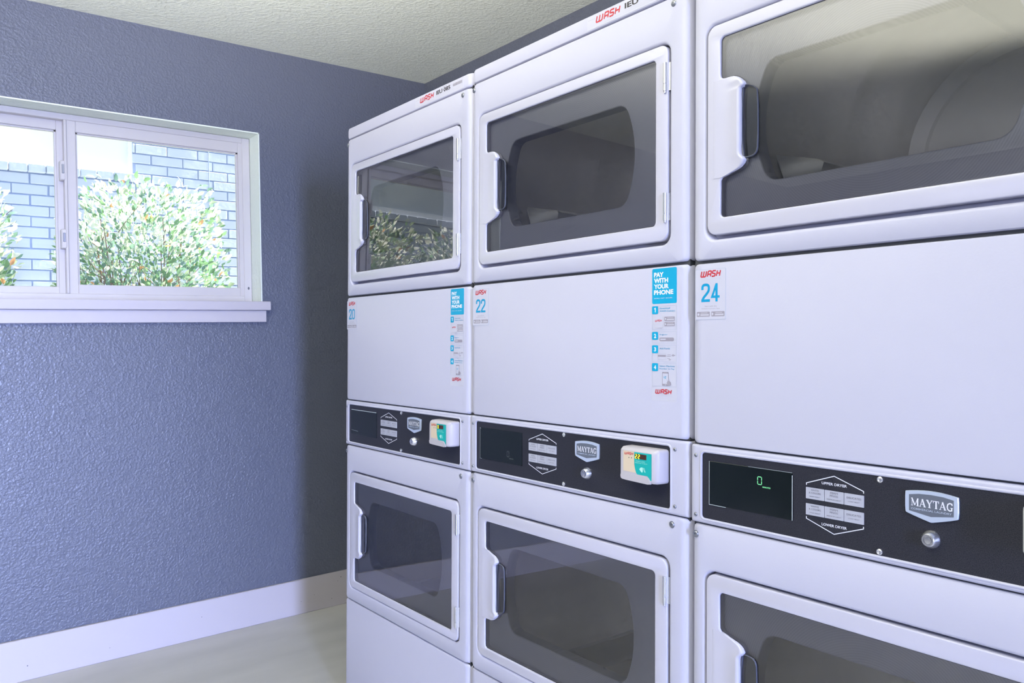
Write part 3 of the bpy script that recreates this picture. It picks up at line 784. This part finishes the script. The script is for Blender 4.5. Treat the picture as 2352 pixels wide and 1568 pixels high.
def pay_sticker_bm():
    s = MB(); y0 = -0.0004
    U0, U1 = 0.5965, 0.6557
    s.rings([[(p[0], y, p[1]) for p in rrect(U0 - 0.001, U1 + 0.001, 1.0490, 1.2960, 0.002, 3)] for y in (0.0001, y0 + 0.0002)], M['sticker'], False, True)
    s.rings([[(p[0], y, p[1]) for p in rrect(U0, U1, 1.2298, 1.2955, 0.0030, 3)] for y in (0.0001, y0)], M['cyan_bg'], False, True)
    y = y0 - 0.0002
    for t_, x1, zb, zt in (('PAY', 0.6245, 1.2795, 1.2884), ('WITH', 0.6355, 1.2685, 1.2774), ('YOUR', 0.6370, 1.2575, 1.2664), ('PHONE', 0.6478, 1.2465, 1.2554)):
        text(s, t_, 0.6010, x1, zb, zt, y, M['print_white'], 0.045)
    text(s, 'SIMPLE. FAST. SECURE.', 0.6015, 0.6460, 1.2390, 1.2408, y, M['print_white'])
    def frame(za, zb):
        s.stroke(rrect(U0 + 0.001, U1 - 0.0008, zb, za, 0.001, 2), 0.0005, y0 - 0.0001, M['sticker_edge'], True)
    for n_, za, zb in (('1', 1.2255, 1.1815), ('2', 1.1775, 1.1565), ('3', 1.1525, 1.1220), ('4', 1.1190, 1.0765)):
        frame(za, zb)
        s.poly(rrect(U0, U0 + 0.0148, za - 0.0148, za, 0.002, 3), y - 0.0001, M['cyan_bg'])
        if n_ == '1': s.stroke([(U0 + 0.0052, za - 0.0052), (U0 + 0.0080, za - 0.0040), (U0 + 0.0080, za - 0.0115)], 0.0019, y - 0.0002, M['print_white'])
        else: text(s, n_, U0 + 0.0050, U0 + 0.0102, za - 0.0115, za - 0.0035, y - 0.0002, M['print_white'], 0.04)
    for t_, x1, zb in (('Download', 0.6400, 1.2195), ('WASH-Connect', 0.6520, 1.2145), ('Register', 0.6345, 1.1705), ('Add Funds', 0.6400, 1.1450), ('Select Machine', 0.6510, 1.1125), ('Number to Pay', 0.6505, 1.1072)):
        text(s, t_, 0.6150, x1, zb, zb + 0.0031, y, M['cyan'])
    s.poly(rrect(0.6022, 0.6240, 1.1843, 1.2072, 0.003, 3), y, M['grey_l']); s.poly(rrect(0.6018, 0.6228, 1.1855, 1.2075, 0.003, 3), y - 0.0001, M['sticker'])
    wash(s, 0.6040, 0.6206, 1.1965, 1.2003, y - 0.0002, swoosh=False); s.stroke([(0.6065, 1.1925), (0.6180, 1.1925)], 0.0008, y - 0.0002, M['grey_l'])
    for za in (1.2052, 1.1955):
        s.poly(rrect(0.6265, 0.6512, za - 0.0078, za, 0.0008, 2), y, M['grey_p'])
        s.stroke([(0.6335, za - 0.0020), (0.6480, za - 0.0020)], 0.0008, y - 0.0001, M['grey_l']); s.stroke([(0.6325, za - 0.0052), (0.6500, za - 0.0052)], 0.0022, y - 0.0001, M['grey_l'])
    s.lathe(0.6295, 1.2012, [(0.0016, y - 0.0002), (0.0016, y)], M['sticker'], 8)
    s.poly([(0.6277, 1.1940), (0.6277, 1.1890), (0.6315, 1.1915)], y - 0.0001, M['sticker'])
    s.poly(rrect(0.6145, 0.6495, 1.1600, 1.1668, 0.0028, 3), y, M['grey_p']); s.stroke([(0.6170, 1.1636), (0.6300, 1.1636)], 0.0022, y - 0.0001, M['sticker'])
    s.stroke(rrect(0.6110, 0.6300, 1.1260, 1.1375, 0.001, 2), 0.0007, y, M['grey_l'], True); s.poly([(0.6110, 1.1315), (0.6300, 1.1315), (0.6300, 1.1345), (0.6110, 1.1345)], y, M['grey_p'])
    for a in ((0.6340, 0.6420, 1.1350), (0.6335, 0.6420, 1.1322), (0.6335, 0.6400, 1.1285)): s.stroke([(a[0], a[2]), (a[1], a[2])], 0.0007, y, M['grey_p'])
    s.stroke([(0.6450, 1.1340), (0.6475, 1.1356), (0.6500, 1.1340), (0.6475, 1.1326)], 0.0010, y, M['grey_p'], True); s.stroke([(0.6500, 1.1340), (0.6525, 1.1342)], 0.0008, y, M['grey_p'])
    s.stroke([(0.6370, 1.1262), (0.6400, 1.1256), (0.6425, 1.1266)], 0.0012, y, M['grey_p'])
    s.poly(rrect(0.6215, 0.6370, 1.0775, 1.1030, 0.0015, 3), y, M['grey_p']); s.poly([(0.6226, 1.0812), (0.6360, 1.0812), (0.6360, 1.1005), (0.6226, 1.1005)], y - 0.0001, M['teal_print'] if False else M['sticker'])
    s.lathe(0.6293, 1.0793, [(0.0012, y - 0.0002), (0.0012, y)], M['sticker'], 8)
    s.stroke([(0.6265, 1.0950), (0.6265, 1.0915)], 0.0012, y - 0.0002, M['cyan_bg']); s.stroke([(0.6285, 1.0950), (0.6310, 1.0950), (0.6285, 1.0915), (0.6310, 1.0915)], 0.0008, y - 0.0002, M['cyan_bg'])
    s.poly([(0.6315, 1.0915), (0.6350, 1.0865), (0.6380, 1.0875), (0.6425, 1.0840), (0.6420, 1.0795), (0.6385, 1.0778), (0.6350, 1.0800), (0.6325, 1.0830), (0.6345, 1.0860)], y - 0.0003, M['grey_p'])
    wash(s, 0.6050, 0.6445, 1.0625, 1.0710, y)
    text(s, 'wash.com', 0.6350, 0.6520, 1.0512, 1.0528, y, M['grey_l'])
    return s

def lid_sticker(root, code, du=0.0):
    s = MB(); y0 = -0.0004; y = y0 - 0.0002
    s.rings([[(p[0], y_, p[1]) for p in rrect(0.4180 + du, 0.6500 + du, 1.7985, 1.8255, 0.001, 2)] for y_ in (0.0001, y0)], M['sticker'], False, True)
    wash(s, 0.4440 + du, 0.5125 + du, 1.8075, 1.8215, y)
    text(s, 'Property of', 0.4220 + du, 0.4405 + du, 1.8172, 1.8190, y, M['grey_p'])
    text(s, code, 0.5240 + du, (0.5905 if len(code) > 4 else 0.5600) + du, 1.8100, 1.8208, y, M['black_p'], 0.03)
    if len(code) > 4:
        text(s, 'Machine ID', 0.5560 + du, 0.5730 + du, 1.8220, 1.8236, y, M['black_p'])
    random.seed(11); u = 0.6030 + du
    while u < 0.6445 + du:
        w = random.choice((0.0006, 0.0010, 0.0015)); s.poly([(u, 1.8125), (u + w, 1.8125), (u + w, 1.8200), (u, 1.8200)], y, M['grey_p']); u += w + random.choice((0.0006, 0.0009))
    text(s, 'Call for service or refunds', 0.6010 + du, 0.6460 + du, 1.8222, 1.8236, y, M['grey_l'])
    text(s, 'To report service or request a refund visit us online', 0.5240 + du, 0.6400 + du, 1.8060, 1.8078, y, M['grey_l'])
    text(s, 'or call the number on the front of this machine', 0.5240 + du, 0.6380 + du, 1.8022, 1.8040, y, M['grey_l'])
    return s.build('lid_sticker', root, recalc=False)

def lcd(con, state):
    s = MB(); u0, u1, z0, z1 = 0.0440, 0.2060, 0.8780, 0.9535
    s.rings([[(p[0], y, p[1]) for p in rrect(u0 + i, u1 - i, z0 + i, z1 - i, 0.0006, 2)] for y, i in ((0.0012, 0), (0.0004, 0), (0.0, 0.0006))], M['lcd'], False, True)
    glint_w = 0.0009  # width of the edge reflections drawn as pale lines
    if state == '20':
        s.stroke([(u0 + .001, z1 - .001), (u1 - .002, z1 - .001)], 0.0016, -0.0002, M['lcd_glint'])
        s.stroke([(u0 + .001, z0 + .012), (u0 + .045, z0 + .010)], 0.0005, -0.0002, M['lcd_glint'])
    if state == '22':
        s.stroke([(u0 + .004, z1 - .003), (u0 + .0005, z1 - .0005), (u0 + .0005, z0 + .0005), (u0 + .008, z0 + .0005)], 0.0006, -0.0002, M['lcd_glint'])
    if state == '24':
        s.stroke([(u0, z1), (u0, z0), (u0 + .035, z0)], glint_w, -0.0002, M['lcd_glint']); s.stroke([(u1, z1 - .004), (u1, z0)], glint_w * 1.4, -0.0002, M['lcd_glint'])
        s.stroke([(u0 + .08, z1), (u1, z1)], 0.0005, -0.0002, M['lcd_glint'])
    if state in ('22', '24'):
        mt = M['led_green'] if state == '24' else M['led_dim']
        uc, zc = (0.1460, 0.9330) if state == '24' else (0.155, 0.900)
        seven(s, '0', uc - 0.0038, uc + 0.0038, zc - 0.0062, zc + 0.0062, -0.0003, mt, 0.0013)
        text(s, 'MINUTES', uc + 0.0055, uc + 0.0205, zc - 0.0108, zc - 0.0085, -0.0003, mt, 0.02)
    return s.build('time_display', con, recalc=False)

def reader_digits(rd, digits):
    s = MB(); y = -0.0309
    for k, ch in enumerate(digits):
        c = 0.5845 + 0.0070 * k + (0.0020 if len(digits) == 1 else 0)
        seven(s, ch, c - 0.0020, c + 0.0020, 0.9416, 0.9488, y, M['led'], 0.0017)
    return s.build('reader_digits', rd, recalc=False)

def dryer_matrix(i, dz, tl, dx):
    D_, y0 = 1.13194, 2.29849
    ex = room((0, -1, 0)); ey = room((1, 0, 0)); ez = room((0, 0, 1))
    o = room((D_ + dx, y0 - i * W, -1.155 + dz)); o.z += CAM_H
    m = Matrix(((ex.x, ey.x, ez.x, o.x), (ex.y, ey.y, ez.y, o.y), (ex.z, ey.z, ez.z, o.z), (0, 0, 0, 1)))
    return m @ Matrix.Translation((W / 2, 0, 0)) @ Matrix.Rotation(-tl, 4, 'Y') @ Matrix.Translation((-W / 2, 0, 0))

proto = make_dryer()
info = [('20', (0.0, 0.0, 0.0018), 'white stacked dryer numbered 20, nearest the window wall', 'IEU 085', '0'),
        ('22', (0.0017, 0.0016, 0.0003), 'white stacked dryer numbered 22, in the middle of the three', 'IEU', '22'),
        ('24', (-0.0001, 0.0003, -0.0021), 'white stacked dryer numbered 24, nearest the camera', 'IEU', '2')]
copies = [proto, copy_tree(proto), copy_tree(proto)]
pay_bm = pay_sticker_bm()
pay0 = None
for root, (num, (dz, tl, dx), lab, code, dig), i in zip(copies, info, range(3)):
    root.matrix_world = dryer_matrix(i, dz, tl, dx)
    root['label'] = lab; root['category'] = 'dryer'; root['group'] = 'stacked dryers in a row'
    number_sticker(root, num)
    if pay0 is None: pay0 = pay_bm.build('payment_sticker', root, recalc=False)
    else:
        p = pay0.copy(); COL.objects.link(p); p.parent = root
    lid_sticker(root, code)
    con = [c for c in kids(root) if c.name.startswith('console')][0]
    lcd(con, num)
# the reader digits hang one level too deep under the reader, so they sit beside it on the console
for root, dig in zip(copies, ('0', '22', '24')):
    con = [c for c in kids(root) if c.name.startswith('console')][0]
    if dig != '24': reader_digits(con, dig)
sm = MB(); sm.poly([(0.300, 1.0195), (0.312, 1.0180), (0.314, 1.0215), (0.303, 1.0235)], -0.0002, M['grey_l']); sm.poly([(0.332, 1.0150), (0.347, 1.0160), (0.350, 1.0210), (0.338, 1.0220)], -0.0002, M['grey_l'])
sm.build('scuff_mark', copies[0], recalc=False)

# ------------------------------------------------------------------ outside
BY = 5.73
random.seed(2)
mb = MB()
EX0, EX1, EZ0, EZ1 = -2.6, 1.306, 2.268, 3.45     # neighbour's window opening
mb.box(-3.2, EX0, BY + 0.012, BY + 0.14, -0.10, 3.6, M['mortar']); mb.box(EX1, 6.4, BY + 0.012, BY + 0.14, -0.10, 3.6, M['mortar'])
mb.box(EX0, EX1, BY + 0.012, BY + 0.14, -0.10, EZ0 - 0.03, M['mortar']); mb.box(EX0, EX1, BY + 0.012, BY + 0.14, EZ1, 3.6, M['mortar'])
CH, BL, J = 0.0665, 0.203, 0.007
zc = 2.215 - 35 * CH; row = 0
while zc < 3.58:
    off = (BL / 2 if row % 2 else 0) - 3.2 + 0.06; x = off
    while x < 6.3:
        a, b_ = max(x, -3.2), x + BL - J + random.uniform(-0.003, 0.003); z0_, z1_ = zc + J / 2, zc + CH - J / 2 + random.uniform(-0.0015, 0.0015)
        segs = [(a, b_)]
        if z1_ > EZ0 - 0.03 and z0_ < EZ1:
            segs = []
            if a < EX0: segs.append((a, min(b_, EX0)))
            if b_ > EX1: segs.append((max(a, EX1), b_))
        for a_, c_ in segs:
            if c_ - a_ < 0.015: continue
            yo = random.uniform(-0.0025, 0.0025)
            mb.bbox(a_, c_, BY + yo, BY + 0.03, z0_, z1_, M['brick'], 0.0035)
        x += BL
    zc += CH; row += 1
x = EX0 - 0.02
while x < EX1 + 0.0:
    w = 0.098 + random.uniform(-0.004, 0.004); e = min(x + w - 0.003, EX1 + 0.012)
    mb.bbox(x, e, BY - 0.035 + random.uniform(-0.003, 0.003), BY + 0.10, 2.2215 + random.uniform(-0.003, 0.002), 2.270, M['brick'], 0.004); x += w
nb = mb.build('brick_building', recalc=False); tag(nb, 'pale blue painted brick building seen through the window', 'building')
mb = MB()
mb.box(EX0, EX1, BY + 0.020, BY + 0.10, EZ0 - 0.02, EZ1, M['ext_white'])
for x_ in (EX1 - 0.012, -0.65, EX0 + 0.012): mb.box(x_ - 0.012, x_ + 0.012, BY + 0.004, BY + 0.025, EZ0, EZ1, M['ext_white'])
mb.build('building_window', nb)
mb = MB(); mb.box(-2.5, -0.70, BY + 0.012, BY + 0.021, EZ0 + 0.05, EZ1 - 0.05, M['ext_glass']); mb.build('building_pane', nb)
cb = MB(); cb.tube([(1.80, BY - 0.006, 0.5), (1.802, BY - 0.006, 2.0), (1.798, BY - 0.006, 3.5)], 0.0025, 0.0025, M['cable']); cb.build('wall_cable', nb, 40)
mb = MB(); mb.box(-9, 12, WY + T, 14, -0.25, -0.10, M['ground']); struct(mb.build('floor_outside', recalc=False))

def shrub(name, cx, cy, rx, ry, ztop, seed, label, n_leaves):
    rnd = random.Random(seed)
    root = empty(name, Matrix.Translation((cx, cy, -0.10)), label, 'shrub', 'shrubs outside the window')
    st = MB(); tips = []
    for k in range(26):
        a = rnd.uniform(0, 2 * math.pi); r0 = rnd.uniform(0, 0.12); sp = rnd.uniform(0.25, 0.95)
        top = rnd.uniform(0.75, 1.0) * (ztop + 0.10)
        x0_, y0_ = r0 * math.cos(a), r0 * math.sin(a); x1_, y1_ = sp * rx * math.cos(a), sp * ry * math.sin(a)
        pts = [(x0_ + (x1_ - x0_) * t ** 0.8 + rnd.uniform(-.02, .02), y0_ + (y1_ - y0_) * t ** 0.8 + rnd.uniform(-.02, .02), top * t * (1 - 0.10 * sp)) for t in (0, .25, .5, .75, 1)]
        st.tube(pts, 0.009, 0.0025, M['bark'], 5)
        for q in range(7):
            t = rnd.uniform(0.45, 0.95); i = min(3, int(t * 4)); p = Vector(pts[i]).lerp(Vector(pts[i + 1]), t * 4 - i)
            e = p + Vector((rnd.uniform(-.2, .2), rnd.uniform(-.2, .2), rnd.uniform(0.05, .25))); st.tube([p, (p + e) / 2 + Vector((0, 0, .01)), e], 0.003, 0.0015, M['bark'], 4)
    st.build('stems', root, 40)
    f = MB(); H = ztop + 0.10
    n = 0
    while n < n_leaves:
        # dense shell with a thinner inside; boxy clipped outline
        u, v, w = rnd.uniform(-1, 1), rnd.uniform(-1, 1), rnd.uniform(0.25, 1.03)
        rr_ = (abs(u) ** 4 + abs(v) ** 4) ** (1 / 4)
        lim = 1.0 - 0.14 * max(0, (w - 0.84) / 0.18) ** 2 + 0.05 * math.sin(7 * u + 5 * w + seed)
        if rr_ > lim: continue
        if rr_ < 0.45 and w < 0.85 and rnd.random() < 0.6: continue
        n += 1
        c = Vector((u * rx, v * ry, w * H - (0.025 * u * u) * H + rnd.gauss(0, 0.012)))
        outw = Vector((u / rx * 0.5, v / ry * 0.5, 0.7 + rnd.uniform(-.6, .6))).normalized()
        d = (outw + Vector((rnd.uniform(-1, 1), rnd.uniform(-1, 1), rnd.uniform(-.4, .9))) * 0.8).normalized()
        nn = d.cross(Vector((rnd.uniform(-1, 1), rnd.uniform(-1, 1), rnd.uniform(-1, 1)))).normalized(); sd = d.cross(nn)
        L = rnd.uniform(0.028, 0.050); Wd = L * rnd.uniform(0.19, 0.27)
        base = c; tip = c + d * L - nn * L * 0.10
        m1 = c + d * L * 0.35; m2 = c + d * L * 0.70
        vs = [base, m1 + sd * Wd + nn * Wd * .35, m2 + sd * Wd * .8 + nn * Wd * .2, tip, m2 - sd * Wd * .8 + nn * Wd * .2, m1 - sd * Wd + nn * Wd * .35, m1, m2]
        x_ = rnd.random(); x_ = 0.90 if (w > 0.86 and rnd.random() < 0.45) else x_; k = 0 if x_ < .30 else 2 if x_ < .60 else 1 if x_ < .84 else 3 if x_ < .975 else 4  # extra cream leaves on top: new growth, and sunlight put into the colour
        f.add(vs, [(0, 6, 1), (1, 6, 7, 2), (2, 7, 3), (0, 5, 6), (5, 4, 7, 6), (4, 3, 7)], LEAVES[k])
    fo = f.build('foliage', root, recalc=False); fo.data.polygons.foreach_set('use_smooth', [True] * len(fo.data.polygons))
    return root
shrub('shrub', 1.100, 4.62, 0.400, 0.34, 1.93, 5, 'leafy green shrub with cream tips and a top coloured pale for sunlight, behind the right-hand pane', 9000)
shrub('shrub', 0.020, 4.62, 0.47, 0.34, 1.92, 9, 'leafy shrub at the left edge, only its edge showing in the left pane', 9000)
shrub('shrub', -0.99, 4.62, 0.43, 0.34, 1.95, 14, 'leafy shrub seen only as a reflection in the upper door glass of dryer 20', 7000)
